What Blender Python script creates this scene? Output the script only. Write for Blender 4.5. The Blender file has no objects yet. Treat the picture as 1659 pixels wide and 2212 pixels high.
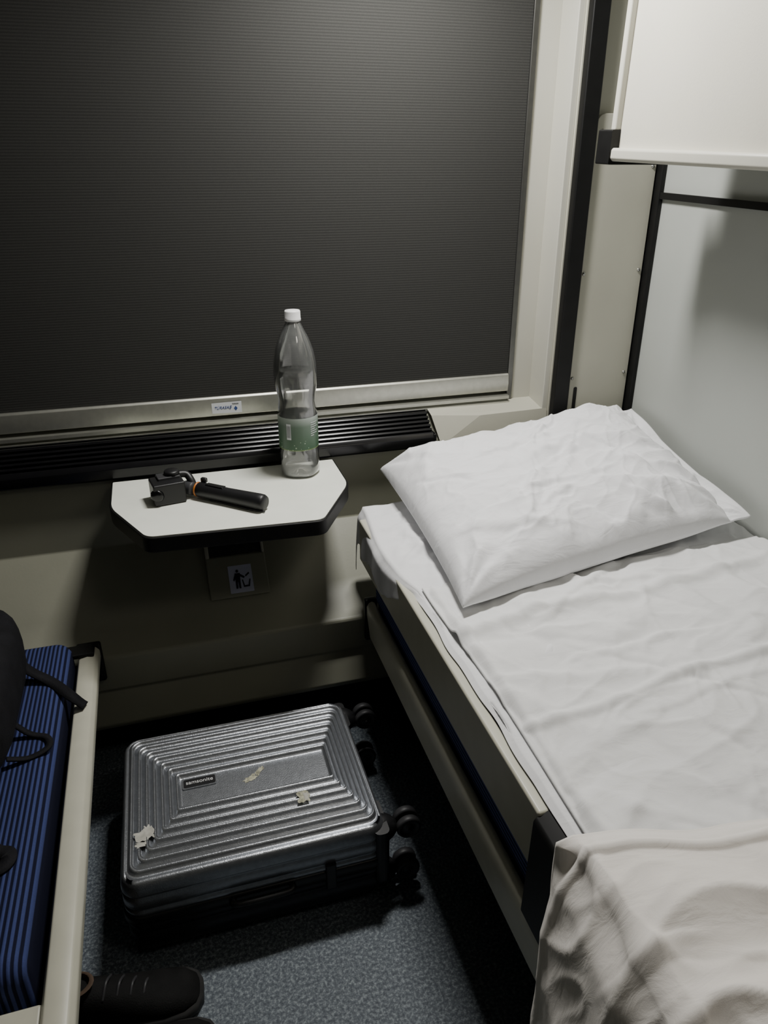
import bpy, bmesh, math, random
from mathutils import Vector, Euler, Matrix, noise
random.seed(3)
COL=bpy.context.scene.collection
# ------------------------------------------------------------ materials
def _pr(name):
    m=bpy.data.materials.new(name); m.use_nodes=True
    nt=m.node_tree; b=nt.nodes['Principled BSDF']
    return m,nt,b
def _set(b,**k):
    for n,v in k.items():
        n=n.replace('_',' ')
        if n in b.inputs: b.inputs[n].default_value=v
def mat(name,col,rough=.5,metal=0,nscale=30,var=.06,bump=.0,bscale=200,spec=.5,detail=3):
    m,nt,b=_pr(name)
    tc=nt.nodes.new('ShaderNodeTexCoord')
    n=nt.nodes.new('ShaderNodeTexNoise'); n.inputs['Scale'].default_value=nscale; n.inputs['Detail'].default_value=detail
    nt.links.new(tc.outputs['Object'],n.inputs['Vector'])
    r=nt.nodes.new('ShaderNodeValToRGB')
    a=[max(0,c*(1-var)) for c in col]; c2=[min(1,c*(1+var)) for c in col]
    r.color_ramp.elements[0].position=.3; r.color_ramp.elements[1].position=.7
    r.color_ramp.elements[0].color=(*a,1); r.color_ramp.elements[1].color=(*c2,1)
    nt.links.new(n.outputs['Fac'],r.inputs['Fac']); nt.links.new(r.outputs['Color'],b.inputs['Base Color'])
    _set(b,Roughness=rough,Metallic=metal,Specular_IOR_Level=spec)
    if bump>0:
        n2=nt.nodes.new('ShaderNodeTexNoise'); n2.inputs['Scale'].default_value=bscale; n2.inputs['Detail'].default_value=4
        nt.links.new(tc.outputs['Object'],n2.inputs['Vector'])
        bp=nt.nodes.new('ShaderNodeBump'); bp.inputs['Strength'].default_value=bump; bp.inputs['Distance'].default_value=.002
        nt.links.new(n2.outputs['Fac'],bp.inputs['Height']); nt.links.new(bp.outputs['Normal'],b.inputs['Normal'])
    return m
def stripes(name,c1,c2,axis,period,rough=.8,bump=.4,dist=.002,sharp=(.35,.65)):
    m,nt,b=_pr(name)
    tc=nt.nodes.new('ShaderNodeTexCoord'); sx=nt.nodes.new('ShaderNodeSeparateXYZ')
    nt.links.new(tc.outputs['Object'],sx.inputs[0])
    mu=nt.nodes.new('ShaderNodeMath'); mu.operation='MULTIPLY'; mu.inputs[1].default_value=2*math.pi/period
    nt.links.new(sx.outputs[axis],mu.inputs[0])
    si=nt.nodes.new('ShaderNodeMath'); si.operation='SINE'; nt.links.new(mu.outputs[0],si.inputs[0])
    ma=nt.nodes.new('ShaderNodeMath'); ma.operation='MULTIPLY_ADD'; ma.inputs[1].default_value=.5; ma.inputs[2].default_value=.5
    nt.links.new(si.outputs[0],ma.inputs[0])
    r=nt.nodes.new('ShaderNodeValToRGB'); r.color_ramp.elements[0].position=sharp[0]; r.color_ramp.elements[1].position=sharp[1]
    r.color_ramp.elements[0].color=(*c1,1); r.color_ramp.elements[1].color=(*c2,1)
    nt.links.new(ma.outputs[0],r.inputs['Fac'])
    nz=nt.nodes.new('ShaderNodeTexNoise'); nz.inputs['Scale'].default_value=400
    nt.links.new(tc.outputs['Object'],nz.inputs['Vector'])
    mx=nt.nodes.new('ShaderNodeMixRGB'); mx.blend_type='MULTIPLY'; mx.inputs[0].default_value=.35
    nt.links.new(r.outputs[0],mx.inputs[1]); nt.links.new(nz.outputs['Fac'],mx.inputs[2])
    nt.links.new(mx.outputs[0],b.inputs['Base Color'])
    bp=nt.nodes.new('ShaderNodeBump'); bp.inputs['Strength'].default_value=bump; bp.inputs['Distance'].default_value=dist
    nt.links.new(ma.outputs[0],bp.inputs['Height']); nt.links.new(bp.outputs[0],b.inputs['Normal'])
    _set(b,Roughness=rough,Specular_IOR_Level=.25)
    return m
def cloth(name,col,bump=.35):
    m,nt,b=_pr(name)
    tc=nt.nodes.new('ShaderNodeTexCoord')
    mp=nt.nodes.new('ShaderNodeMapping'); mp.inputs['Rotation'].default_value=(0,0,.6); mp.inputs['Scale'].default_value=(1,2.2,1)
    nt.links.new(tc.outputs['Object'],mp.inputs[0])
    n=nt.nodes.new('ShaderNodeTexNoise'); n.inputs['Scale'].default_value=14; n.inputs['Detail'].default_value=5; n.inputs['Distortion'].default_value=1.2
    nt.links.new(mp.outputs[0],n.inputs['Vector'])
    bp=nt.nodes.new('ShaderNodeBump'); bp.inputs['Strength'].default_value=bump; bp.inputs['Distance'].default_value=.006
    nt.links.new(n.outputs['Fac'],bp.inputs['Height'])
    n2=nt.nodes.new('ShaderNodeTexNoise'); n2.inputs['Scale'].default_value=900
    nt.links.new(tc.outputs['Object'],n2.inputs['Vector'])
    bp2=nt.nodes.new('ShaderNodeBump'); bp2.inputs['Strength'].default_value=.15; bp2.inputs['Distance'].default_value=.0006
    nt.links.new(n2.outputs['Fac'],bp2.inputs['Height']); nt.links.new(bp.outputs[0],bp2.inputs['Normal'])
    nt.links.new(bp2.outputs[0],b.inputs['Normal'])
    _set(b,Base_Color=(*col,1),Roughness=.9,Specular_IOR_Level=.15)
    return m
M={}
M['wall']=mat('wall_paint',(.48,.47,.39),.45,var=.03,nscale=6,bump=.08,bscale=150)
M['wallshade']=mat('wall_lower_shaded',(.27,.27,.21),.45,var=.05,nscale=6,bump=.08,bscale=150)  # wall paint darkened, shade below the table put into the colour
M['frame']=mat('frame_paint',(.54,.53,.46),.4,var=.02,nscale=6)
M['grey']=mat('side_wall_laminate',(.46,.48,.45),.5,var=.02,nscale=5,bump=.05,bscale=120)
M['far']=mat('partition_laminate_darkened',(.05,.05,.045),.6,var=.03)  # unseen walls, colour darkened to cut bounced light
M['ceil']=mat('ceiling_paint',(.20,.20,.18),.6,var=.02)  # darkened as well to hold down the bounce
M['black']=mat('black_rubber',(.006,.006,.006),.5,var=.2,spec=.3)
M['blackgloss']=mat('black_gloss',(.005,.005,.006),.22,var=.2)
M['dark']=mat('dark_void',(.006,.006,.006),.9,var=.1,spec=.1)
M['alu']=mat('brushed_aluminium',(.55,.55,.49),.38,metal=.85,nscale=60,var=.06)
M['alud']=mat('dark_aluminium',(.16,.16,.15),.35,metal=.8,nscale=60,var=.06)
M['cream']=mat('cream_metal',(.56,.55,.45),.38,var=.04,nscale=20)
M['bunk']=mat('bunk_laminate',(.62,.60,.52),.4,var=.02,nscale=8,bump=.1,bscale=250)
M['table']=mat('table_laminate',(.88,.90,.81),.35,var=.03,nscale=14,bump=.04,bscale=300)
M['blind']=stripes('blind_fabric',(.036,.036,.034),(.048,.048,.045),'Z',.0062,rough=.85,bump=.2,dist=.001)
M['seat']=stripes('blue_striped_velour',(.005,.007,.028),(.055,.075,.22),'X',.0088,rough=.9,bump=.6,dist=.002)
M['navy']=stripes('navy_striped_velour',(.010,.014,.045),(.12,.16,.42),'Z',.0088,rough=.9,bump=.6,dist=.002)  # stripes brightened to make up for shade under the bed board
M['sheet']=cloth('white_cotton_sheet',(.86,.86,.87),.25)
M['cover']=cloth('white_cotton_cover',(.83,.83,.825),.28)
M['pillow']=cloth('white_pillowcase',(.88,.88,.895),.45)
M['blanket']=cloth('white_duvet',(.86,.82,.77),.35)
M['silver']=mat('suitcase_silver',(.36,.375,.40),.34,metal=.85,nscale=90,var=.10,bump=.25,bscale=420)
M['silvershade']=mat('suitcase_silver_shaded',(.04,.04,.045),.4,metal=.7,nscale=90,var=.10)  # dark copy of the suitcase silver, shade mixed into its colour
M['plastic']=mat('black_plastic',(.010,.010,.011),.42,var=.15,bump=.1,bscale=500)
M['grayp']=mat('grey_plastic',(.04,.04,.043),.5,var=.15)
M['capw']=mat('white_cap',(.85,.85,.85),.4,var=.02)
M['orange']=mat('orange_ring',(.55,.18,.03),.4,var=.05)
M['stk']=mat('white_sticker',(.75,.77,.80),.4,var=.02)
M['stkb']=mat('pale_lavender_sticker',(.58,.60,.76),.4,var=.04)
M['ink']=mat('dark_ink',(.012,.014,.025),.5,var=.1)
M['inkb']=mat('blue_ink',(.03,.07,.25),.5,var=.1)
M['paper']=mat('torn_paper',(.50,.49,.44),.7,var=.2,nscale=80)
M['papery']=mat('yellowed_paper',(.42,.41,.30),.7,var=.5,nscale=120)
M['bag']=mat('black_nylon',(.008,.008,.010),.8,var=.3,bump=.4,bscale=300,spec=.2)
M['shoe']=mat('black_mesh_fabric',(.008,.008,.008),.8,var=.3,bump=.5,bscale=400,spec=.2)
M['sole']=mat('dark_rubber_sole',(.03,.03,.03),.6,var=.2)
M['tan']=mat('tan_lining',(.08,.05,.03),.8,var=.2)
M['screw']=mat('steel_screw',(.45,.45,.42),.3,metal=.9)
# floor speckle
m,nt,b=_pr('speckled_blue_grey_floor')
tc=nt.nodes.new('ShaderNodeTexCoord')
n=nt.nodes.new('ShaderNodeTexNoise'); n.inputs['Scale'].default_value=150; n.inputs['Detail'].default_value=4; n.inputs['Roughness'].default_value=.75
nt.links.new(tc.outputs['Object'],n.inputs['Vector'])
r=nt.nodes.new('ShaderNodeValToRGB'); e=r.color_ramp.elements
e[0].position=.36; e[0].color=(.050,.062,.080,1); e[1].position=.66; e[1].color=(.30,.34,.36,1)
x=e.new(.5); x.color=(.110,.130,.152,1)
nt.links.new(n.outputs['Fac'],r.inputs[0]); nt.links.new(r.outputs[0],b.inputs['Base Color'])
_set(b,Roughness=.6,Specular_IOR_Level=.3)
M['floor']=m
# clear PET and water; white diffuse mixed in to imitate reflected light
def clear(name,tint,ior,glossr=.03,gl=1.0,haze=.1):
    m=bpy.data.materials.new(name); m.use_nodes=True; nt=m.node_tree; nt.nodes.clear()
    o=nt.nodes.new('ShaderNodeOutputMaterial'); t=nt.nodes.new('ShaderNodeBsdfTransparent'); t.inputs[0].default_value=(*tint,1)
    g=nt.nodes.new('ShaderNodeBsdfGlossy'); g.inputs['Roughness'].default_value=glossr
    f=nt.nodes.new('ShaderNodeFresnel'); f.inputs[0].default_value=ior
    mu=nt.nodes.new('ShaderNodeMath'); mu.operation='MULTIPLY'; mu.inputs[1].default_value=gl; mu.use_clamp=True
    mx=nt.nodes.new('ShaderNodeMixShader')
    df=nt.nodes.new('ShaderNodeBsdfDiffuse'); df.inputs[0].default_value=(.9,.93,.92,1)
    mh=nt.nodes.new('ShaderNodeMixShader'); mh.inputs[0].default_value=haze
    nt.links.new(t.outputs[0],mh.inputs[1]); nt.links.new(df.outputs[0],mh.inputs[2])
    nt.links.new(f.outputs[0],mu.inputs[0]); nt.links.new(mu.outputs[0],mx.inputs[0])
    nt.links.new(mh.outputs[0],mx.inputs[1]); nt.links.new(g.outputs[0],mx.inputs[2]); nt.links.new(mx.outputs[0],o.inputs[0])
    return m
M['pet']=clear('clear_plastic',(.99,.99,.99),1.5,.10,2.8,.10)
M['water']=clear('water',(.995,.995,.995),1.33,.03,3.0,.10)
m,nt,b=_pr('green_label')
tc=nt.nodes.new('ShaderNodeTexCoord'); sx=nt.nodes.new('ShaderNodeSeparateXYZ'); nt.links.new(tc.outputs['Object'],sx.inputs[0])
r=nt.nodes.new('ShaderNodeValToRGB'); r.color_ramp.interpolation='LINEAR'
mr=nt.nodes.new('ShaderNodeMapRange'); mr.inputs[1].default_value=.79; mr.inputs[2].default_value=.885
nt.links.new(sx.outputs['Z'],mr.inputs[0]); nt.links.new(mr.outputs[0],r.inputs[0])
e=r.color_ramp.elements; e[0].position=0; e[0].color=(.05,.13,.06,1); e[1].position=1; e[1].color=(.50,.55,.52,1)
x=e.new(.06); x.color=(.38,.48,.16,1); x=e.new(.10); x.color=(.06,.13,.07,1); x=e.new(.72); x.color=(.15,.21,.16,1)
v=nt.nodes.new('ShaderNodeTexVoronoi'); v.inputs['Scale'].default_value=110; nt.links.new(tc.outputs['Object'],v.inputs['Vector'])
l=nt.nodes.new('ShaderNodeMath'); l.operation='LESS_THAN'; l.inputs[1].default_value=.20; nt.links.new(v.outputs['Distance'],l.inputs[0])
l2=nt.nodes.new('ShaderNodeMath'); l2.operation='LESS_THAN'; l2.inputs[1].default_value=.822; nt.links.new(sx.outputs['Z'],l2.inputs[0])
l3=nt.nodes.new('ShaderNodeMath'); l3.operation='MULTIPLY'; nt.links.new(l.outputs[0],l3.inputs[0]); nt.links.new(l2.outputs[0],l3.inputs[1])
mx=nt.nodes.new('ShaderNodeMixRGB'); nt.links.new(l3.outputs[0],mx.inputs[0]); nt.links.new(r.outputs[0],mx.inputs[1]); mx.inputs[2].default_value=(.45,.55,.42,1)
nt.links.new(mx.outputs[0],b.inputs['Base Color']); _set(b,Roughness=.35)
M['label']=m
# ------------------------------------------------------------ helpers
def link(o,parent=None):
    COL.objects.link(o)
    if parent is not None:
        o.parent=parent
        o.matrix_parent_inverse=Matrix.Translation(-Vector(parent.location)) if parent.type=='EMPTY' else Matrix.Identity(4)
    return o
def thing(name,loc,label,cat,group=None):
    e=bpy.data.objects.new(name,None); e.location=loc; e.empty_display_size=.05
    COL.objects.link(e); e['label']=label; e['category']=cat
    if group: e['group']=group
    return e
def tag(o,label,cat): o['label']=label; o['category']=cat; return o
def struct(o): o['kind']='structure'; return o
def mesh(name,verts,faces,m,parent=None,smooth=False,mats=None,fm=None,label=None):
    me=bpy.data.meshes.new(name); me.from_pydata([tuple(v) for v in verts],[],faces)
    for k in (mats or [m]): me.materials.append(k)
    if fm:
        for p,i in zip(me.polygons,fm): p.material_index=i
    bm=bmesh.new(); bm.from_mesh(me); bmesh.ops.recalc_face_normals(bm,faces=bm.faces); bm.to_mesh(me); bm.free()
    if smooth: me.polygons.foreach_set('use_smooth',[True]*len(me.polygons))
    o=bpy.data.objects.new(name,me); link(o,parent)
    if label: o['label']=label
    return o
def boxgeo(x0,x1,y0,y1,z0,z1):
    v=[(x0,y0,z0),(x1,y0,z0),(x1,y1,z0),(x0,y1,z0),(x0,y0,z1),(x1,y0,z1),(x1,y1,z1),(x0,y1,z1)]
    f=[(0,3,2,1),(4,5,6,7),(0,1,5,4),(1,2,6,5),(2,3,7,6),(3,0,4,7)]
    return v,f
def boxes(name,lst,m,parent=None,bev=0,seg=3,label=None):
    V=[];F=[]
    for bx in lst:
        v,f=boxgeo(*bx); o=len(V); V+=v; F+=[tuple(i+o for i in q) for q in f]
    ob=mesh(name,V,F,m,parent,label=label)
    if bev: bevel(ob,bev,seg)
    return ob
def bevel(o,w,seg=3,ang=30):
    b=o.modifiers.new('bevel','BEVEL'); b.width=w; b.segments=seg; b.limit_method='ANGLE'; b.angle_limit=math.radians(ang)
    o.data.polygons.foreach_set('use_smooth',[True]*len(o.data.polygons))
    wn=o.modifiers.new('wn','WEIGHTED_NORMAL'); wn.keep_sharp=True
    return o
def prism_x(name,prof,x0,x1,m,parent=None,label=None):  # prof list of (y,z)
    n=len(prof); V=[(x0,y,z) for y,z in prof]+[(x1,y,z) for y,z in prof]
    F=[tuple(range(n)),tuple(range(2*n-1,n-1,-1))]+[(i,(i+1)%n,n+(i+1)%n,n+i) for i in range(n)]
    return mesh(name,V,F,m,parent,label=label)
def prism_y(name,prof,y0,y1,m,parent=None,label=None):  # prof list of (x,z)
    n=len(prof); V=[(x,y0,z) for x,z in prof]+[(x,y1,z) for x,z in prof]
    F=[tuple(range(n)),tuple(range(2*n-1,n-1,-1))]+[(i,(i+1)%n,n+(i+1)%n,n+i) for i in range(n)]
    return mesh(name,V,F,m,parent,label=label)
def prism_z(name,prof,z0,z1,m,parent=None,label=None):
    n=len(prof); V=[(x,y,z0) for x,y in prof]+[(x,y,z1) for x,y in prof]
    F=[tuple(range(n)),tuple(range(2*n-1,n-1,-1))]+[(i,(i+1)%n,n+(i+1)%n,n+i) for i in range(n)]
    return mesh(name,V,F,m,parent,label=label)
def roundpoly(pts,r,n=6):
    out=[]
    N=len(pts)
    rr=r if isinstance(r,(list,tuple)) else [r]*N
    for i in range(N):
        p=Vector(pts[i]); a=Vector(pts[i-1]); c=Vector(pts[(i+1)%N])
        d1=(a-p).normalized(); d2=(c-p).normalized()
        for k in range(n+1):
            t=k/n; s=p+d1*rr[i]; e_=p+d2*rr[i]
            q=s*(1-t)**2+p*2*t*(1-t)+e_*t*t
            out.append((q.x,q.y))
    return out
def loft(name,loops,m,parent=None,cap=True,smooth=True,closed=True,mats=None,fmf=None,label=None):
    n=len(loops[0]); V=[p for l in loops for p in l]; F=[];fm=[]
    for i in range(len(loops)-1):
        for j in range(n if closed else n-1):
            k=(j+1)%n
            F.append((i*n+j,i*n+k,(i+1)*n+k,(i+1)*n+j)); fm.append(fmf(i,j) if fmf else 0)
    if cap:
        F.append(tuple(range(n))); F.append(tuple(range((len(loops)-1)*n,len(loops)*n))); fm+=[0,0]
    return mesh(name,V,F,m,parent,smooth=smooth,mats=mats,fm=fm if fmf else None,label=label)
def lathe(name,prof,c,m,parent=None,axis=Vector((0,0,1)),n=40,cap=True,label=None,mod=None):
    ax=Vector(axis).normalized(); q=Vector((0,0,1)).rotation_difference(ax)
    loops=[]
    for r,h in prof:
        l=[]
        for i in range(n):
            a=2*math.pi*i/n; rr=r*(mod(a,h) if mod else 1)
            l.append(tuple(Vector(c)+q@Vector((rr*math.cos(a),rr*math.sin(a),h))))
        loops.append(l)
    return loft(name,loops,m,parent,cap=cap,label=label)
def tube(name,pts,r,m,parent=None,n=10,label=None,flat=1.0):
    pts=[Vector(p) for p in pts]
    P=[]
    for i in range(len(pts)-1):
        p0=pts[max(i-1,0)];p1=pts[i];p2=pts[i+1];p3=pts[min(i+2,len(pts)-1)]
        for k in range(6):
            t=k/6
            P.append(.5*((2*p1)+(p2-p0)*t+(2*p0-5*p1+4*p2-p3)*t*t+(-p0+3*p1-3*p2+p3)*t**3))
    P.append(pts[-1]); loops=[]
    for i,p in enumerate(P):
        d=(P[min(i+1,len(P)-1)]-P[max(i-1,0)]).normalized()
        s=d.cross(Vector((0,0,1)));
        if s.length<1e-3: s=Vector((1,0,0))
        s.normalize(); u=s.cross(d)
        rr=r(i/(len(P)-1)) if callable(r) else r
        loops.append([tuple(p+s*rr*math.cos(2*math.pi*j/n)+u*rr*flat*math.sin(2*math.pi*j/n)) for j in range(n)])
    return loft(name,loops,m,parent,label=label)
def text(name,body,size,m,mx,parent=None,extr=.0003,shear=0):
    c=bpy.data.curves.new(name,'FONT'); c.body=body; c.size=size; c.align_x='CENTER'; c.align_y='CENTER'; c.extrude=extr; c.shear=shear
    o=bpy.data.objects.new(name+'_t',c); COL.objects.link(o)
    dg=bpy.context.evaluated_depsgraph_get(); me=bpy.data.meshes.new_from_object(o.evaluated_get(dg))
    bpy.data.objects.remove(o); me.transform(mx); me.materials.clear(); me.materials.append(m)
    ob=bpy.data.objects.new(name,me); return link(ob,parent)
def wallmx(x,y,z,roll=0):
    return Matrix.Translation((x,y,z))@Matrix.Rotation(math.radians(90),4,'X')@Matrix.Rotation(roll,4,'Z')
def nz(x,y,z=0): return noise.noise(Vector((x,y,z)))
def ridge(x,y,z=0): return max(0,1-abs(nz(x,y,z))*2.2)
def sm(a,b,x):
    t=max(0,min(1,(x-a)/(b-a))); return t*t*(3-2*t)
# ------------------------------------------------------------ room shell
XL,XR=-1.10,1.31; YB,YF=1.87,-.75; ZC=2.30
struct(boxes('floor',[(XL-.05,XR+.05,YF-.05,2.1,-.05,0)],M['floor']))
struct(boxes('ceiling',[(XL-.05,XR+.05,YF-.05,2.1,ZC,ZC+.05)],M['ceil']))
struct(boxes('wall_left',[(XL-.06,XL,YF-.05,2.1,0,ZC)],M['far']))
struct(boxes('wall_front',[(XL-.05,XR+.05,YF-.06,YF,0,ZC)],M['far']))
struct(boxes('wall_right',[(XR,XR+.06,YF-.05,2.1,0,ZC)],M['grey']))
# window wall
prof=[(2.05,0),(1.84,0),(1.84,.15),(1.60,.15),(1.595,.165),(1.628,.245),(1.62,.255),(1.62,.345),(1.625,.351),(1.70,.378),(1.735,.41),(1.87,.53),(1.87,.735),(1.93,.80),(1.975,.80),(2.05,.80)]
wb=prism_x('wall_back',prof,XL,XR,M['wallshade']); struct(wb); bevel(wb,.006,2)
struct(boxes('wall_window',[(XL,-.86,1.87,2.05,.80,ZC),(1.052,XR,1.862,2.05,.735,ZC),(-.86,1.052,1.87,2.05,1.98,ZC)],M['wall']))
# window frame and jamb reveal
w=boxes('window_1',[(.973,1.036,1.952,1.99,.795,1.98),(-.86,-.80,1.952,1.99,.795,1.98),(-.80,.973,1.952,1.99,1.92,1.98),(-.80,.973,1.975,2.0,.80,1.92),(1.034,1.053,1.868,1.99,.79,1.98)],M['frame'],bev=.003); struct(w)
t=boxes('window_track',[(.956,.972,1.944,1.972,.80,1.92)],M['alud'],bev=.002); t.name='trim_1'; struct(t)
t=prism_x('trim_2',[(1.97,.80),(1.925,.803),(1.925,.812),(1.945,.8125),(1.945,.8185),(1.928,.819),(1.928,.828),(1.97,.834)],-.86,.956,M['alu']); struct(t)
# white sill block to the right of the grille
V=[(.70,1.93,.812),(1.036,1.95,.812),(1.05,1.868,.800),(.84,1.866,.797),(.70,1.89,.802),
   (.72,1.852,.722),(1.05,1.856,.715),(.70,1.97,.722),(1.05,1.97,.715),(1.036,1.97,.812),(.70,1.97,.812)]
F=[(0,4,3,2,1),(4,5,3),(3,5,6,2),(0,1,9,10)]
o=mesh('trim_3',V,F,M['wall']); struct(o)
struct(boxes('trim_4',[(1.054,1.100,1.835,1.862,.66,ZC)],M['black'],bev=.004))
struct(boxes('trim_5',[(1.296,1.3095,1.825,1.8615,.60,ZC)],M['black'],bev=.003))
o=mesh('trim_6',[(1.2985,1.826,1.362),(1.3095,1.826,1.362),(1.3095,1.826,1.378),(1.2985,1.826,1.378),(1.2985,.2,1.325),(1.3095,.2,1.325),(1.3095,.2,1.341),(1.2985,.2,1.341)],
 [(0,1,2,3),(4,7,6,5),(0,4,5,1),(1,5,6,2),(2,6,7,3),(3,7,4,0)],M['black']); struct(o)
# panel with screws
pan=thing('partition_panel',(1.2,1.85,.70),'cream metal end panel with steel screws beside the black trim','wall panel')
o=prism_y('panel',roundpoly([(1.104,.66),(1.292,.66),(1.292,1.56),(1.104,1.56)],[.002,.002,.002,.025]),1.848,1.862,M['wall'],pan); bevel(o,.002,2)
for (x,z) in [(1.112,1.176),(1.281,1.181),(1.112,.888),(1.279,.895),(1.121,1.52),(1.281,1.44)]:
    lathe('screw',[(.0001,0.004),(.003,.0035),(.005,.001),(.005,0)],(x,1.848,z),M['screw'],pan,axis=(0,-1,0),n=12)
mesh('slot',[(p[0],1.8472,p[1]) for p in roundpoly([(1.120,.795),(1.131,.795),(1.131,.862),(1.120,.862)],.0054,5)],[tuple(range(24))],M['black'],pan)
# ------------------------------------------------------------ roller blind
bl=thing('roller_blind',(.08,1.95,.84),'dark grey ribbed roller blind pulled down over the window','window blind')
boxes('fabric',[(-.80,.955,1.947,1.950,.885,1.90)],M['blind'],bl)
o=prism_x('bottom_bar',[(1.952,.838),(1.937,.840),(1.934,.862),(1.937,.886),(1.941,.891),(1.952,.891)],-.80,.955,M['alu'],bl,label='aluminium bottom rail'); bevel(o,.001,2)
lathe('roller',[(.03,0),(.03,1.75)],(-.80,1.915,1.93),M['alu'],bl,axis=(1,0,0),n=20)
o=mesh('sticker',[(.100,1.9332,.848),(.178,1.9332,.846),(.178,1.9332,.877),(.100,1.9332,.876)],[(0,1,2,3)],M['stk'],bl,label='white maker sticker with blue lettering')
text('lettering','TÜRASAŞ',.0105,M['inkb'],wallmx(.128,1.9328,.862),bl,shear=.35)
text('lettering','TURASAS',.004,M['ink'],wallmx(.162,1.9328,.871),bl)
mesh('emblem',[(.157,1.9328,.858),(.162,1.9328,.852),(.167,1.9328,.858),(.162,1.9328,.865)],[(0,1,2,3)],M['inkb'],bl)
# ------------------------------------------------------------ black vent grille
gr=thing('air_vent',(-.08,1.86,.724),'long black ribbed air vent grille along the window sill','air vent')
P=[(1.872,.722),(1.852,.722),(1.848,.730),(1.848,.752)]
Y0,Z0,Y1,Z1=1.856,.757,1.922,.808
nr=6
for i in range(nr):
    a=i/nr; 
    for (t_,d_) in [(0,.004),(.52,.004),(.56,-.006),(.96,-.006)]:
        tt=a+t_/nr; P.append((Y0+(Y1-Y0)*tt-d_*.62,Z0+(Z1-Z0)*tt+d_*.78))
P+=[(1.924,.810),(1.93,.806),(1.91,.79),(1.88,.757)]
o=prism_x('grille_body',P,-.86,.695,M['blackgloss'],gr); bevel(o,.0012,2)
o=boxes('end_cap',[(.695,.703,1.848,1.925,.723,.760)],M['blackgloss'],gr,bev=.002)
# ------------------------------------------------------------ folding table
tb=thing('folding_table',(.11,1.70,.69),'small white folding table with black rubber edge under the window','table')
out=[(-.171,1.846),(.404,1.846),(.404,1.665),(.300,1.478),(-.090,1.500),(-.170,1.680)]
def inset(pts,d):
    c=Vector((.11,1.68)); r=[]
    N=len(pts)
    for i in range(N):
        p=Vector(pts[i]);a=Vector(pts[i-1]);b=Vector(pts[(i+1)%N])
        d1=(p-a).normalized(); d2=(b-p).normalized()
        n1=Vector((d1.y,-d1.x)); n2=Vector((d2.y,-d2.x))
        if n1.dot(c-p)<0: n1=-n1
        if n2.dot(c-p)<0: n2=-n2
        bis=(n1+n2); r.append(tuple(p+bis*(d/(1+n1.dot(n2)))))
    return r
o1=roundpoly(out,[.004,.004,.03,.02,.02,.03],8)
o2=roundpoly(inset(out,.005),[.004,.004,.03,.02,.02,.03],8)
o=prism_z('edge_band',o1,.682,.7185,M['black'],tb,label='black rubber edge band'); bevel(o,.005,3,60)
o=prism_z('tabletop',o2,.700,.7205,M['table'],tb,label='white laminate top')
for xx in (.02,.21): boxes('support_bracket',[(xx,xx+.03,1.60,1.862,.650,.683)],M['black'],tb,bev=.004)
boxes('hinge',[(-.16,.395,1.842,1.868,.690,.712)],M['black'],tb,bev=.003)
# ------------------------------------------------------------ waste bin (set into the sloping wall)
wbn=thing('waste_bin',(.115,1.76,.40),'built-in cream waste bin with dark flap below the table','waste bin')
A=Vector((1.722,.405)); B=Vector((1.803,.487))
o=prism_x('bin_body',[(A.x+.03,A.y-.0),(A.x,A.y),(B.x,B.y),(B.x+.03,B.y-.004)],.036,.193,M['wallshade'],wbn); bevel(o,.003,2)  # bin face shares the wall tone that has shade painted in
o=prism_x('flap',[(1.812,.488),(1.858,.527),(1.872,.527),(1.83,.486)],.046,.186,M['alud'],wbn,label='dark metal flap'); bevel(o,.002,2)
for (xa,xb) in ((.036,.046),(.186,.193)): 
    o=prism_x('flap_frame',[(1.803,.487),(1.860,.541),(1.872,.541),(1.83,.486)],xa,xb,M['wall'],wbn); bevel(o,.002,2)
nrm=Vector((B.y-A.y,-(B.x-A.x))).normalized()
if nrm.x>0: nrm=-nrm
def bp3(x,s,off=.0008):
    p=A+(B-A)*s+nrm*off; return (x,p.x,p.y)
st=[bp3(px,pz) for px,pz in roundpoly([(.090,.10),(.152,.10),(.152,.76),(.090,.76)],[.006]*4,4)]
mesh('sticker',st,[tuple(range(len(st)))],M['stkb'],wbn,label='pale sticker with litter pictogram')
V=[];F=[]
def poly(pts):
    o=len(V)
    for x,s in pts: V.append(bp3(x,s,.0016))
    F.append(tuple(range(o,o+len(pts))))
poly([(.113+.0038*math.cos(a*.785),.62+.038*math.sin(a*.785)) for a in range(8)])
poly([(.106,.36),(.119,.36),(.120,.57),(.106,.57)])
poly([(.106,.20),(.111,.20),(.112,.37),(.106,.37)]); poly([(.114,.20),(.119,.20),(.119,.37),(.113,.37)])
poly([(.118,.56),(.117,.50),(.129,.43),(.132,.47)]); poly([(.107,.56),(.100,.41),(.103,.38),(.108,.48)])
poly([(.126,.22),(.142,.22),(.146,.40),(.143,.40),(.139,.26),(.129,.26),(.126,.40),(.123,.40)])
poly([(.134,.46),(.145,.53),(.143,.57),(.133,.50)])
mesh('pictogram',V,F,M['ink'],wbn)
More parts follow.
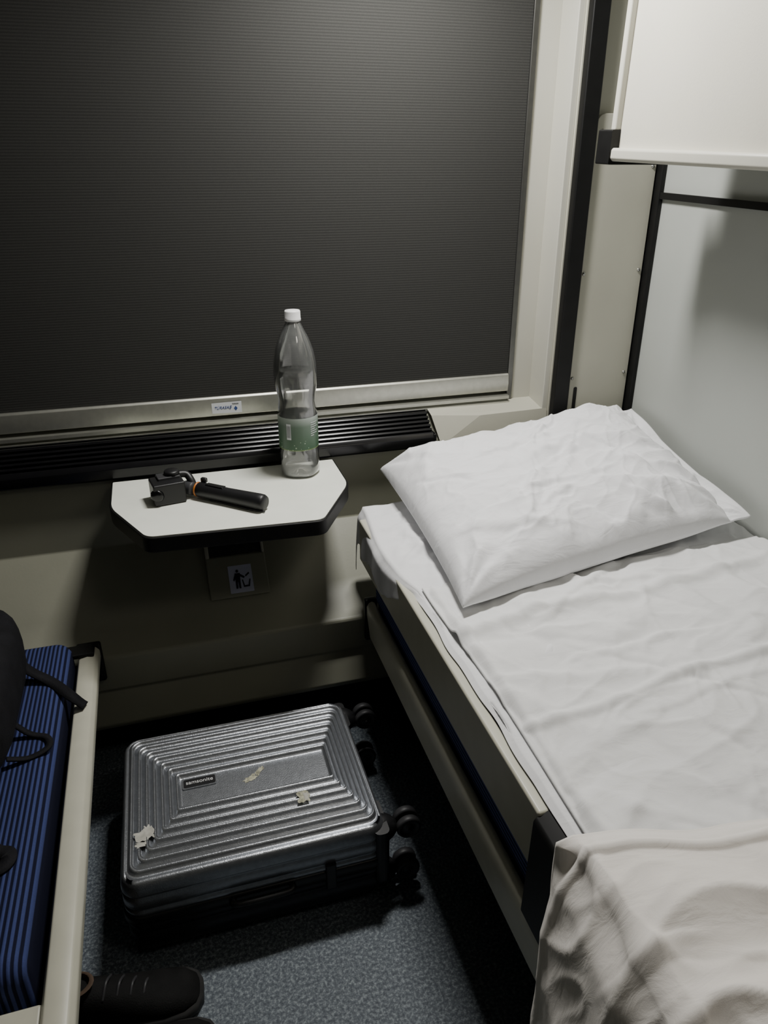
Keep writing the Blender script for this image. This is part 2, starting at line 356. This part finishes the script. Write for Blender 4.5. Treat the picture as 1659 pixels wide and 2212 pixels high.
# ------------------------------------------------------------ bottle
BX,BY,BZ=.300,1.775,.7205
bt=thing('water_bottle',(BX,BY,BZ),'tall clear plastic water bottle with green label and white cap','bottle')
prof=[(.012,.010),(.030,.002),(.044,.001),(.0495,.008),(.0505,.020),(.0490,.030),(.0503,.040),(.0490,.050),(.0500,.060),(.0492,.072),(.0492,.158),(.0500,.164),(.0475,.180),(.0455,.196),(.0475,.214),(.0520,.236),(.0540,.262),(.0528,.290),(.0465,.322),(.0360,.350),(.0255,.370),(.0185,.384),(.0160,.392),(.0155,.400)]
def petal(a,h):
    return 1+ (.035*math.cos(5*a)*sm(.03,.0,h) + .016*math.cos(10*a)*(sm(.16,.2,h)*(1-sm(.22,.26,h))))
lathe('bottle_body',prof,(BX,BY,BZ),M['pet'],bt,n=60,mod=petal)
wp=[(max(.001,r-.0022),h+.002) for r,h in prof if h<.268]; wp[-1]=(wp[-1][0],.268)
lathe('water',wp,(BX,BY,BZ),M['water'],bt,n=60,mod=petal)
lathe('paper_label',[(.0500,.076),(.0502,.078),(.0502,.158),(.0500,.160)],(BX,BY,BZ),M['label'],bt,n=60,cap=False,label='green printed label')
lathe('cap',[(.017,.388),(.0195,.389),(.0195,.394),(.0188,.395),(.0188,.410),(.0175,.413),(.002,.413)],(BX,BY,BZ),M['capw'],bt,n=40,label='white screw cap')
V=[];F=[]
def lab(a,z,r=.0506): return (BX+r*math.cos(a),BY+r*math.sin(a),BZ+z)
def lq(a0,a1,z0,z1,r=.0506):
    o=len(V); V.extend([lab(a0,z0,r),lab(a1,z0,r),lab(a1,z1,r),lab(a0,z1,r)]); F.append((o,o+1,o+2,o+3))
a0=math.radians(-135)
for i in range(4): lq(a0+i*.06,a0+(i+1)*.06,.105,.146,.0505)
mesh('barcode',V,F,M['stk'],bt)
V=[];F=[]
for i in range(12):
    if i%3!=1: lq(a0+.02+i*.017,a0+.02+i*.017+.009,.110,.141,.0508)
mesh('barcode_bars',V,F,M['ink'],bt)
V=[];F=[]
for i in range(7):
    L=[.5,.42,.5,.3,.5,.45,.2][i]
    for k in range(4): lq(math.radians(-62)+k*L/4,math.radians(-62)+(k+.86)*L/4,.145-i*.0055,.147-i*.0055,.0507)
mesh('fine_print',V,F,M['stk'],bt)
# ------------------------------------------------------------ gimbal camera
gb=thing('gimbal_camera',(.03,1.68,.7205),'black handheld gimbal camera lying on the white table','camera')
def rb(name,c,s,m,rotz=0,bev=.003,rx=0,ry=0,label=None):
    x,y,z=[q/2 for q in s]; v,f=boxgeo(-x,x,-y,y,-z,z)
    mx=Matrix.Translation(c)@Euler((rx,ry,rotz)).to_matrix().to_4x4()
    o=mesh(name,[tuple(mx@Vector(p)) for p in v],f,m,gb,label=label); bevel(o,bev,3); return o
hd=Vector((.187-.035,1.567-1.70,0)).normalized(); hz=math.atan2(hd.y,hd.x)
rb('camera_body',(-.034,1.690,.7475),(.074,.062,.052),M['plastic'],.18,.004)
rb('camera_backplate',(-.030,1.705,.7755),(.052,.034,.008),M['grayp'],.18,.002)
lathe('motor',[(.001,.012),(.016,.012),(.018,.009),(.018,0)],(-.020,1.708,.777),M['plastic'],gb,n=28)
lathe('lens',[(.001,.006),(.012,.006),(.014,.004),(.016,0)],(-.058,1.658,.748),M['blackgloss'],gb,axis=(-.18,-1,0),n=28)
tube('gimbal_arm',[(-.012,1.712,.775),(.012,1.716,.772),(.022,1.706,.760),(.026,1.700,.748)],.009,M['plastic'],gb)
lathe('pivot_motor',[(.001,-.014),(.015,-.014),(.0165,-.010),(.0165,.010),(.015,.014),(.001,.014)],(.016,1.700,.742),M['grayp'],gb,axis=(hd.x,hd.y,0),n=28)
s0=Vector((.034,1.690,.741))
lathe('orange_ring',[(.0165,0),(.018,.001),(.018,.004),(.0165,.005)],tuple(s0),M['orange'],gb,axis=hd,n=28,cap=False)
o=lathe('handle',[(.001,.004),(.0165,.004),(.0185,.008),(.0185,.03),(.0178,.09),(.0195,.175),(.0190,.186),(.016,.192),(.001,.192)],tuple(s0),M['plastic'],gb,axis=hd,n=36)
rb('trigger_button',(.052,1.688,.763),(.016,.010,.012),M['plastic'],hz,.003)
rb('handle_panel',tuple(s0+hd*.055+Vector((0,0,.0185))),(.05,.014,.002),M['blackgloss'],hz,.001)
tube('wrist_strap',[(.06,1.655,.724),(.10,1.618,.7235),(.14,1.580,.7235),(.175,1.553,.724)],.0022,M['plastic'],gb,n=8)
# ------------------------------------------------------------ suitcase
sc=thing('suitcase',(.06,1.25,0),'silver hard-shell suitcase with concentric ridges lying flat on floor','suitcase')
CX,CY=.057,1.262; HW,HD=.265,.209; rotc=math.radians(0)
def cmx(p): 
    x,y=p[0],p[1]; return (CX+x*math.cos(rotc)-y*math.sin(rotc),CY+x*math.sin(rotc)+y*math.cos(rotc),p[2])
def rrect(x0,x1,y0,y1,r,z,n=7):
    L=[]
    for (cx,cy,a) in [(x1-r,y1-r,0),(x0+r,y1-r,90),(x0+r,y0+r,180),(x1-r,y0+r,270)]:
        for k in range(n+1):
            t=math.radians(a+90*k/n); L.append(cmx((cx+r*math.cos(t),cy+r*math.sin(t),z)))
    return L
inn=(-.142,.182,-.046,.042); oo=(-HW+.012,HW-.012,-HD+.012,HD-.012)
ZT=.222
loops=[]
def lerpr(t,z,rx=0):
    x0=inn[0]+(oo[0]-inn[0])*t;x1=inn[1]+(oo[1]-inn[1])*t;y0=inn[2]+(oo[2]-inn[2])*t;y1=inn[3]+(oo[3]-inn[3])*t
    return rrect(x0,x1,y0,y1,.005+.020*t*t,z)
loops.append(rrect(-.137,.177,-.041,.037,.003,ZT-.003))
K=7
for k in range(K):
    a=k/K
    dome=lambda t: ZT-.004*t**3
    loops+= [lerpr(a+.00/K,dome(a)-.003),lerpr(a+.10/K,dome(a)+.003),lerpr(a+.24/K,dome(a)+.0060),lerpr(a+.36/K,dome(a)+.0060),lerpr(a+.50/K,dome(a)+.003),lerpr(a+.60/K,dome(a)-.003),lerpr(a+.98/K,dome(a)-.003)]
for (e,z) in [(0.000,ZT-.005),(.006,ZT-.011),(.010,ZT-.022),(.012,ZT-.036),(.012,.185),(.009,.181),(.009,.177),(.012,.173),(.012,.150),(.009,.147),(.009,.143),(.012,.140),(.012,.128)]:
    loops.append(rrect(oo[0]-e,oo[1]+e,oo[2]-e,oo[3]+e,.028+e*.8,z))
loft('upper_shell',loops,M['silver'],sc,cap=True)
loft('frame_band',[rrect(-HW-.001,HW+.001,-HD-.001,HD+.001,.036,.130),rrect(-HW-.003,HW+.003,-HD-.003,HD+.003,.037,.127),rrect(-HW-.003,HW+.003,-HD-.003,HD+.003,.037,.108),rrect(-HW-.001,HW+.001,-HD-.001,HD+.001,.036,.105)],M['plastic'],sc,cap=True,label='black closing frame')
loops=[]
for (e,z) in [(.012,.107),(.012,.085),(.009,.082),(.009,.078),(.012,.075),(.012,.05),(.009,.036),(.004,.026),(-.01,.022)]:
    loops.append(rrect(oo[0]-e,oo[1]+e,oo[2]-e,oo[3]+e,.032+e*.6,z))
loft('lower_shell',loops,M['silvershade'],sc,cap=True)
# badge
bz=ZT-.003
def crect(x0,x1,y0,y1,z0,z1,name,m,r=.004):
    a=[rrect(x0,x1,y0,y1,r,z0,4),rrect(x0,x1,y0,y1,r,z1,4)]
    return loft(name,a,m,sc,smooth=False)
crect(-.136,-.062,.004,.034,bz,bz+.003,'badge',M['silver'])
crect(-.133,-.065,.007,.031,bz,bz+.0035,'badge_plate',M['plastic'])
mxb=Matrix.Translation(cmx((-.099,.020,bz+.004)))@Matrix.Rotation(rotc,4,'Z')
text('lettering','samsonite',.0145,M['capw'],mxb,sc)
# torn luggage stickers
def torn(name,cx,cy,w,h,m,rot,seed,zz):
    pts=[]; 
    for i in range(22):
        a=2*math.pi*i/22; rr=.6+.65*random.random()
        x=w*math.copysign(abs(math.cos(a))**.6,math.cos(a))*rr; y=h*math.copysign(abs(math.sin(a))**.6,math.sin(a))*rr
        pts.append(cmx((cx+x*math.cos(rot)-y*math.sin(rot),cy+x*math.sin(rot)+y*math.cos(rot),zz)))
    return mesh(name,pts,[tuple(range(22))],m,sc)
torn('torn_sticker',.010,.000,.016,.008,M['papery'],.5,1,bz+.0008)
torn('torn_sticker',.032,.016,.014,.006,M['papery'],.9,1,bz+.0010)
torn('torn_sticker',.112,-.095,.014,.015,M['papery'],.0,1,ZT+.0068)
torn('torn_sticker',.116,-.094,.006,.011,M['paper'],.1,1,ZT+.0072)
torn('torn_sticker',-.215,-.100,.020,.014,M['paper'],.4,1,ZT+.0050)
torn('torn_sticker',-.206,-.094,.009,.020,M['paper'],.2,1,ZT+.0053)
torn('torn_sticker',-.221,-.122,.012,.008,M['paper'],.2,1,ZT+.0050)
# wheels on the right end
for (wx,wy,wz) in [(HW+.042,-HD+.038,.172),(HW+.042,HD-.030,.172),(HW+.042,-HD+.038,.046),(HW+.042,HD-.030,.046)]:
    c=cmx((wx,wy,wz))
    hx=cmx((HW-.008,wy,wz))
    lathe('wheel_housing',[(.031,-.018),(.033,-.006),(.030,.012),(.022,.026),(.012,.036)],hx,M['plastic'],sc,axis=(1,0,.0),n=24)
    for s in (-1,1):
        cc=(c[0]+.010,c[1]+s*.013,c[2])
        lathe('wheel',[(.001,-.008),(.008,-.008),(.010,-.005),(.018,-.005),(.020,-.008),(.025,-.008),(.027,-.004),(.027,.004),(.025,.008),(.020,.008),(.018,.005),(.010,.005),(.008,.008),(.001,.008)],cc,M['grayp'],sc,axis=(0,1,0),n=28)
    lathe('wheel_axle',[(.004,-.026),(.004,.026)],(c[0]+.010,c[1],c[2]),M['plastic'],sc,axis=(0,1,0),n=12)
for yy in (-HD,HD-.09):
    crect(HW-.028,HW+.004,yy-.004 if yy<0 else yy,yy+.09 if yy<0 else HD+.004,.060,.200,'corner_guard',M['plastic'],.012)
tube('carry_handle',[cmx(p) for p in [(-.06,-HD-.002,.118),(-.055,-HD-.014,.118),(0,-HD-.017,.118),(.055,-HD-.014,.118),(.06,-HD-.002,.118)]],.007,M['plastic'],sc)
crect(.130,.152,-HD-.008,-HD+.01,.085,.150,'latch',M['plastic'],.004)
for xx in (-.17,.13):
    crect(xx,xx+.03,-HD+.03,-HD+.06,0,.024,'foot',M['plastic'],.006); crect(xx,xx+.03,HD-.06,HD-.03,0,.024,'foot',M['plastic'],.006)
# ------------------------------------------------------------ right lower berth
rb_=thing('lower_berth',(.86,.8,0),'cream metal sleeping berth with navy seat cushion against the wall','bed')
o=prism_y('seat_rail',[(.430,.318),(.424,.322),(.420,.36),(.416,.395),(.416,.420),(.421,.430),(.429,.434),(.437,.430),(.440,.40),(.438,.33)],.02,1.560,M['cream'],rb_,label='cream rounded metal rail'); bevel(o,.003,2)
o=boxes('rail_end_cap',[(.412,.446,1.558,1.578,.314,.438)],M['black'],rb_,bev=.006,label='black plastic end cap')
o=boxes('seat_cushion',[(.438,1.28,.02,1.555,.436,.506),(.444,1.28,.02,1.555,.340,.436)],M['navy'],rb_,bev=.008,label='navy striped cushion')
o=boxes('bed_board',[(.420,.442,.66,1.640,.515,.630)],M['cream'],rb_,bev=.005,label='cream berth side board')
boxes('mattress',[(.448,1.295,.02,1.700,.52,.615)],M['sheet'],rb_,bev=.012)
o=prism_y('corner_bracket',roundpoly([(.410,.43),(.440,.43),(.446,.635),(.414,.620)],[.006]*4,3),.575,.662,M['black'],rb_,label='black plastic bracket'); bevel(o,.004,2)
for yy in (.10,1.50):
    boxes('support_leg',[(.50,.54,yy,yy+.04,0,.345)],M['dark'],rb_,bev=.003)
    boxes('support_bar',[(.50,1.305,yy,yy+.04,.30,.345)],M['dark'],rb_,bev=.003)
# ------------------------------------------------------------ bedding surfaces
def surf(name,nu,nv,fn,m,thick=.0,parent=None,sub=0):
    V=[];F=[]
    for j in range(nv+1):
        for i in range(nu+1):
            V.append(tuple(fn(i/nu,j/nv)))
    for j in range(nv):
        for i in range(nu):
            a=j*(nu+1)+i; F.append((a,a+1,a+nu+2,a+nu+1))
    me=bpy.data.meshes.new(name); me.from_pydata(V,[],F); me.materials.append(m)
    me.polygons.foreach_set('use_smooth',[True]*len(F))
    o=bpy.data.objects.new(name,me); link(o,parent)
    if thick: 
        s=o.modifiers.new('s','SOLIDIFY'); s.thickness=thick; s.offset=1
    return o
def wr(x,y,s=1.0,seed=0.0):
    wx=x+.06*nz(x*5,y*5,seed+3); wy=y+.06*nz(x*5,y*5,seed+9)
    a=ridge(wx*5+wy*2.5,wy*9-wx*3,seed)**3
    b=ridge(wx*13-wy*5,wy*7+wx*4,seed+5)**4
    c=ridge(wx*24+wy*9,wy*26-wx*12,seed+7)**3
    return s*(a*.011+b*.006+c*.0018)
def mkcreases(seed,n,xr,yr,lr,wr_,ar,dirf):
    R=random.Random(seed); C=[]
    for _ in range(n):
        x=R.uniform(*xr); y=R.uniform(*yr); a=dirf(x,y,R); L=R.uniform(*lr); w=R.uniform(*wr_); am=R.uniform(*ar)*(1 if R.random()<.75 else -.7)
        C.append((x,y,math.cos(a),math.sin(a),L/2,w,am,R.uniform(0,50)))
    return C
def creases(C,x,y):
    s=0
    for cx,cy,ca,sa,hl,w,am,ph in C:
        dx=x-cx; dy=y-cy
        t=dx*ca+dy*sa
        if abs(t)>hl: continue
        d=-dx*sa+dy*ca
        if abs(d)>w*6+.03: continue
        d+=.018*nz(t*9+ph,ph,0)+.006*nz(t*30+ph,ph,3)
        tp=(1-(t/hl)**2)
        q=d/(w*(.6+.6*tp))
        g=math.exp(-q*q) if q<0 else math.exp(-q*q*.35)
        s+=am*tp*g
    return s
# fitted sheet
CS=mkcreases(5,30,(.44,.62),(.6,1.7),(.08,.3),(.005,.012),(.004,.009),lambda x,y,R:R.gauss(1.57,.5))
def sheet(u,v):
    y=.03+1.685*v
    over=sm(1.20,1.40,y+.05*nz(y*9,5))
    hang=.632-over*(.072+.022*nz(y*9,2)+.012*nz(y*25,4)+.02*sm(1.5,1.6,y))
    L=.09
    d=u*(L+.87)
    inw=.020*sm(1.45,1.70,y)
    if d<L:
        t=d/L
        z=hang+(.638-hang)*t
        xo=.412-.010*nz(y*14,3)*(1-t)-.004*abs(math.sin(y*40))*(1-t)
        x=(xo+.012*sm(.7,1,t)+inw)*over+(1-over)*(.438+.010*t+.006*nz(y*10,8))
    else:
        t=sm(0,.05,d-L)
        xs=(.424+inw)*over+(1-over)*.448
        x=xs+(d-L)*(1.298-xs)/.87
        z=.638+t*(creases(CS,x,y)+wr(x,y,.6,3)+.004*nz(x*6,y*6,4))
    if v>.985: z-=.10*(v-.985)/.015
    return (min(x,1.298),y,z)
o=surf('fitted_sheet',170,330,sheet,M['sheet'],.002); tag(o,'white wrinkled cotton sheet stretched over the berth mattress','bed sheet')
CC=mkcreases(8,55,(.45,1.3),(.35,1.25),(.12,.5),(.006,.018),(.003,.008),lambda x,y,R:R.gauss(.3 if R.random()<.5 else 2.3,.4))
def cover(u,v):
    y=.36+.89*v
    x0=.458+.010*nz(y*3,7)+.004*math.sin(y*9)
    x=x0+(1.293-x0)*u
    z=.651+creases(CC,x,y)+wr(x,y,.4,11)+.010*nz(x*3.2,y*2.6,5)+.006*nz(x*7,y*5,6)
    z+=.008*math.exp(-((y-.84-.12*(x-.8)+.02*nz(x*4,1))/.010)**2)
    z+=.010*math.exp(-((y-1.10-.10*(x-.8)+.03*nz(x*4,0,2))/.016)**2)
    z+=.008*sm(.92,1.05,y)*(1-sm(1.12,1.2,y))*max(0,math.sin(x*38+3*nz(x*4,y*5,3)+y*9))**2
    edge=1-sm(0,.018,(x-x0)); z-=.010*edge
    z+=.004*math.exp(-(((x-x0)-.022)/.006)**2)
    z-=.008*(1-sm(0,.03,1.25-y))
    return (x,y,max(z,.6445))
o=surf('bed_cover',240,280,cover,M['cover'],.003); tag(o,'thin white rumpled top sheet spread over the berth','bed sheet')
# pillow
FL=Vector((.492,1.122,.674));FR=Vector((1.276,1.264,.696));BR=Vector((1.284,1.792,.800));BL=Vector((.520,1.785,.700))
FLAP=.92
def pdir(x,y,R):
    if x>.95: return R.gauss(2.5,.4)
    return R.gauss(.5,.5)
CP=mkcreases(12,60,(.56,1.24),(1.17,1.74),(.10,.40),(.005,.016),(.004,.010),pdir)
def pil(side):
    def f(u,v):
        p=FL*(1-u)*(1-v)+FR*u*(1-v)+BR*u*v+BL*(1-u)*v
        s=2*u-1; t=2*v-1
        ss=min(1,max(-1,(u/FLAP)*2-1))
        p.x+= .012*(-s)*(1-t*t)
        p.y+= -.012*t*(1-s*s)+.006*nz(p.x*7,t*3,2)
        T=((1-abs(ss)**3.6)**.42)*((1-abs(t)**3.6)**.42)
        edge=min(u,1-u,v,1-v)
        if side>0:
            z=p.z+.088*T
            ww=creases(CP,p.x,p.y)*1.15+wr(p.x*1.2,p.y*1.2,.5,21)+.016*nz(p.x*4,p.y*4,31)+.004*nz(p.x*14,p.y*14,31)
            for c,ph in ((FL,0),(BR,2),(FR,1),(BL,3)):
                dx=p.x-c.x; dy=p.y-c.y; r=math.hypot(dx,dy); a=math.atan2(dy,dx)
                ww+=.006*math.sin(a*15+ph)*sm(0,.05,r)*(1-sm(.06,.22,r))
            z+=ww*sm(0,.07,edge)
            if u>FLAP: z+=.008*nz(p.x*20,p.y*9,1)+.006*(u-FLAP)/(1-FLAP)*math.sin(v*9)
        else:
            z=max(.6645,p.z-.05*T)
        return (min(p.x,1.302),p.y,z)
    return f
nu,nv=260,200
V=[];F=[]
ft=pil(1);fb=pil(-1)
for j in range(nv+1):
    for i in range(nu+1): V.append(ft(i/nu,j/nv))
n0=len(V)
for j in range(nv+1):
    for i in range(nu+1):
        p=fb(i/nu,j/nv)
        if i in(0,nu) or j in(0,nv): p=(V[j*(nu+1)+i][0],V[j*(nu+1)+i][1],V[j*(nu+1)+i][2]-.004)
        V.append(p)
for j in range(nv):
    for i in range(nu):
        a=j*(nu+1)+i; F.append((a,a+1,a+nu+2,a+nu+1)); b=a+n0; F.append((b,b+nu+1,b+nu+2,b+1))
for i in range(nu):
    a=i;F.append((a,a+n0,a+1+n0,a+1)); a=nv*(nu+1)+i; F.append((a,a+1,a+1+n0,a+n0))
for j in range(nv):
    a=j*(nu+1);F.append((a,a+nu+1,a+nu+1+n0,a+n0)); a=j*(nu+1)+nu; F.append((a,a+n0,a+nu+1+n0,a+nu+1))
o=mesh('pillow',V,F,M['pillow'],smooth=True); tag(o,'plump white pillow in a wrinkled pillowcase at the window end','pillow')
# crumpled duvet at near end
CD=mkcreases(21,42,(-.05,1.2),(-.05,.52),(.18,.5),(.016,.034),(.007,.020),lambda x,y,R:R.gauss(2.5 if R.random()<.6 else .9,.4))
CD2=mkcreases(22,40,(-.05,1.2),(-.05,.55),(.05,.2),(.004,.010),(.001,.004),lambda x,y,R:R.uniform(0,3.14))
def fold(a,b):
    px=a+.10*nz(a*4,b*4,41); py=b+.10*nz(a*4,b*4,47)
    r=ridge(px*4.2+py*1.2,py*5.5-px*2.2,43)**2*.050
    r+=ridge(px*9-py*5,py*11+px*4,45)**2.5*.010
    return r
def duv(u,v):
    L=.34
    d=u*(L+.86)
    rear=.584-(.22*(d-L) if d>L else .10*(L-d)); rear=max(rear,.40)
    y=-.05+(rear+.05)*v; y+=.014*nz(d*9,3.3,1)*v
    w=(creases(CD,d,y)+creases(CD2,d,y)+fold(d,y)*.5)*(1-.75*sm(.82,1,v))
    w+=.007*math.exp(-((1-v)*(rear+.05)-.035)**2/.00003)
    if d<L:
        t=d/L; z=.33+.335*t; x=.404-w*(.40+.2*t)+.012*nz(y*5,t*2,5)-.035*(1-t)-.008*math.sin(t*3.14)
        x+=.018*sm(.85,1,t); z+=w*.4*sm(.6,1,t)
        x=min(x,.408 if z<.64 else .43)
    else:
        x=.424+(d-L); z=.678+w+.014*nz(x*3,y*3,8)
        z-=.012*(1-sm(0,.06,d-L))
    e=sm(.955,1.0,v)
    if d>=L: z=z*(1-e)+.667*e
    else: x=x*(1-e)+.405*e
    return (min(x,1.29),y,max(z,.667) if d>=L else z)
o=surf('duvet',320,230,duv,M['blanket'],.004); tag(o,'crumpled off-white duvet pushed to the foot of the berth','blanket')
# ------------------------------------------------------------ left seat
ls=thing('bench_seat',(-.65,1.1,0),'blue striped upholstered bench seat with cream metal rail','seat')
pr=[(-.262,.300),(-.255,.302),(-.246,.34),(-.238,.372),(-.238,.390),(-.246,.400),(-.262,.404),(-.280,.400),(-.286,.385),(-.284,.31)]
nn=len(pr)
o=mesh('seat_rail',[(x,1.605,z) for x,z in pr]+[(x+.018,.02,z) for x,z in pr],[tuple(range(nn)),tuple(range(2*nn-1,nn-1,-1))]+[(i,(i+1)%nn,nn+(i+1)%nn,nn+i) for i in range(nn)],M['cream'],ls,label='cream rounded metal rail'); bevel(o,.003,2)
o=boxes('rail_end_cap',[(-.290,-.234,1.603,1.618,.296,.408)],M['black'],ls,bev=.006,label='black plastic end cap')
o=boxes('corner_guard',[(-.330,-.246,1.560,1.6029,.400,.412)],M['black'],ls,bev=.004,label='black plastic corner')
o=boxes('cushion',[(-1.05,-.292,.765,1.600,.28,.440)],M['seat'],ls,bev=.035,seg=5,label='blue cushion with dark lengthwise stripes')
boxes('seat_base',[(-1.05,-.275,.02,.755,.30,.385)],M['cream'],ls,bev=.006)
for yy in (.10,1.50):
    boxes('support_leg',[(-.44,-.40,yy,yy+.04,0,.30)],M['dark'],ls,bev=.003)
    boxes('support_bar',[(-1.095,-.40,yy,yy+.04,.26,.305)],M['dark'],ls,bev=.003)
# ------------------------------------------------------------ backpack
bp=thing('backpack',(-.56,1.22,.442),'black nylon backpack with loose straps lying on the blue seat','bag')
def sup(name,c,s,m,parent,e=.55,amp=.012,seed=0,nu=40,nv=24):
    V=[];F=[]
    sg=lambda a,p: math.copysign(abs(a)**p,a)
    for j in range(nv+1):
        ph=-math.pi/2+math.pi*j/nv
        for i in range(nu):
            th=2*math.pi*i/nu
            x=sg(math.cos(ph),e)*sg(math.cos(th),e); y=sg(math.cos(ph),e)*sg(math.sin(th),e); z=sg(math.sin(ph),e)
            k=1+amp*10*nz(x*2+seed,y*2,z*2)*.15
            V.append((c[0]+x*s[0]*k,c[1]+y*s[1]*k,c[2]+z*s[2]))
    for j in range(nv):
        for i in range(nu):
            k=(i+1)%nu; F.append((j*nu+i,j*nu+k,(j+1)*nu+k,(j+1)*nu+i))
    return mesh(name,V,F,m,parent,smooth=True)
sup('main_body',(-.575,1.29,.535),(.225,.27,.092),M['bag'],bp,seed=2)
sup('front_pocket',(-.56,1.25,.625),(.15,.17,.035),M['bag'],bp,seed=5)
def strap(pts,w,name='strap'):
    P=[Vector(p) for p in pts]; R=[]
    for i in range(len(P)-1):
        p0=P[max(i-1,0)];p1=P[i];p2=P[i+1];p3=P[min(i+2,len(P)-1)]
        for k in range(8):
            t=k/8; R.append(.5*((2*p1)+(p2-p0)*t+(2*p0-5*p1+4*p2-p3)*t*t+(-p0+3*p1-3*p2+p3)*t**3))
    R.append(P[-1]); V=[];F=[]
    for i,p in enumerate(R):
        d=(R[min(i+1,len(R)-1)]-R[max(i-1,0)]).normalized(); s=Vector((-d.y,d.x,0)).normalized()*w/2
        V+=[tuple(p-s),tuple(p+s)]
        if i: a=2*i; F.append((a-2,a-1,a+1,a))
    o=mesh(name,V,F,M['bag'],bp,smooth=True); m_=o.modifiers.new('s','SOLIDIFY'); m_.thickness=.003; m_.offset=1
strap([(-.42,1.49,.53),(-.37,1.455,.475),(-.32,1.43,.4445),(-.28,1.385,.434),(-.252,1.372,.409)],.024)
strap([(-.39,1.28,.50),(-.345,1.265,.452),(-.310,1.25,.445),(-.305,1.22,.445),(-.335,1.20,.445),(-.37,1.19,.46)],.012)
strap([(-.42,1.06,.50),(-.37,1.00,.448),(-.340,.98,.445),(-.345,.955,.445),(-.39,.94,.4445)],.024)
strap([(-.46,.98,.48),(-.40,.90,.447),(-.355,.85,.4445),(-.37,.81,.4445),(-.46,.80,.4445)],.035)
# ------------------------------------------------------------ shoes
def shoe(loc,rot,name='shoe'):
    sh=thing(name,loc,'black mesh sneaker with laces and dark rubber sole on floor','shoe','pair of sneakers on the floor')
    mx=Matrix.Translation(loc)@Matrix.Rotation(rot,4,'Z')
    st=[(-.140,.020,.052),(-.130,.032,.085),(-.10,.036,.100),(-.06,.036,.098),(-.02,.039,.085),(.03,.044,.066),(.075,.047,.055),(.110,.042,.046),(.130,.030,.036),(.140,.012,.022)]
    loops=[]
    for x,w,h in st:
        l=[]
        for i in range(20):
            a=2*math.pi*i/20; yy=w*math.copysign(abs(math.cos(a))**.8,math.cos(a)); zz=math.sin(a)
            z=.022+(h-.022)*max(0,zz)**.8 if zz>0 else .022
            l.append(tuple(mx@Vector((x,yy,z))))
        loops.append(l)
    loft('upper',loops,M['shoe'],sh)
    loops=[]
    for x,w,h in st:
        w2=w+.004
        loops.append([tuple(mx@Vector((x*1.02,s*w2,z))) for s,z in ((-1,.002),(-1.05,.012),(-1,.026),(1,.026),(1.05,.012),(1,.002))])
    loft('sole',loops,M['sole'],sh)
    loops=[]
    for (k,z) in ((1,.101),(.82,.104),(.78,.092)):
        loops.append([tuple(mx@Vector((-.085+.042*k*math.cos(a),.027*k*math.sin(a),z+.004*math.cos(a)))) for a in [2*math.pi*i/24 for i in range(24)]])
    loft('collar',loops,M['tan'],sh,cap=False)
    mesh('opening',loops[2],[tuple(range(24))],M['dark'],sh)
    for i in range(4):
        x=-.030+.022*i; h=.090-.0085*i
        tube('lace',[mx@Vector((x,-.024,h-.014)),mx@Vector((x+.006,0,h+.002)),mx@Vector((x+.010,.024,h-.014))],.0028,M['grayp'],sh,n=8)
    return sh
shoe((-.220,.965,0),math.radians(-4)); shoe((-.200,.850,0),math.radians(2))
# ------------------------------------------------------------ upper berth
ub=thing('upper_berth',(1.05,.8,1.44),'folded cream upper berth with pale metal edging on the wall','bunk bed')
tilt=math.radians(1.85)
def T(o,deg=1):
    mx=Matrix.Translation((1.0,1.6,1.453))@Matrix.Rotation(tilt,4,'X')@Matrix.Translation((-1.0,-1.6,-1.453))
    o.data.transform(mx); return o
o=T(boxes('panel',[(1.006,1.10,-.20,1.590,1.470,2.02)],M['bunk'],ub,bev=.002))
o=T(prism_y('bottom_edging',[(1.000,1.4785),(.992,1.4785),(.988,1.474),(.988,1.458),(.994,1.452),(1.11,1.452),(1.11,1.478)],-.20,1.592,M['frame'],ub,label='pale metal bottom edging')); bevel(o,.002,2)
o=T(boxes('end_edging',[(.992,1.112,1.588,1.606,1.512,2.03)],M['frame'],ub,bev=.004,label='pale metal end edging'))
o=T(prism_y('corner_cap',roundpoly([(.984,1.445),(1.115,1.445),(1.115,1.514),(.984,1.514)],.004,3),1.586,1.640,M['black'],ub,label='black plastic corner cap')); bevel(o,.014,4)
boxes('hinge_arm',[(1.10,1.3099,1.52,1.56,1.62,1.68)],M['alud'],ub,bev=.004)
boxes('latch',[(1.05,1.10,1.605,1.655,1.70,1.80)],M['alud'],ub,bev=.006)
# ------------------------------------------------------------ lights
def area(name,loc,target,energy,sx,sy,col):
    l=bpy.data.lights.new(name,'AREA'); l.shape='RECTANGLE'; l.size=sx; l.size_y=sy; l.energy=energy; l.color=col
    o=bpy.data.objects.new(name,l); COL.objects.link(o); o.location=loc
    d=(Vector(target)-Vector(loc)); o.rotation_euler=d.to_track_quat('-Z','Y').to_euler(); return o
area('window_top_lamp_light',(.54,1.62,2.08),(.66,.95,0),26,.32,.12,(1,.98,.94))
area('berth_fill_light',(.80,.10,2.25),(.75,.5,0),2.2,.3,.3,(1,.93,.82))  # added warm fill above the near end of the berth, no fixture
w=bpy.data.worlds.new('w'); bpy.context.scene.world=w; w.use_nodes=True
w.node_tree.nodes['Background'].inputs[0].default_value=(.8,.9,1,1); w.node_tree.nodes['Background'].inputs[1].default_value=.01
# ------------------------------------------------------------ camera
c=bpy.data.cameras.new('camera'); co=bpy.data.objects.new('camera',c); COL.objects.link(co)
c.sensor_fit='VERTICAL'; c.sensor_height=36; c.sensor_width=27; c.lens=1600/2212*36; c.clip_start=.01
co.location=(0,0,1.45); co.rotation_euler=(math.radians(64.71),0,math.radians(-16.52))
bpy.context.scene.camera=co
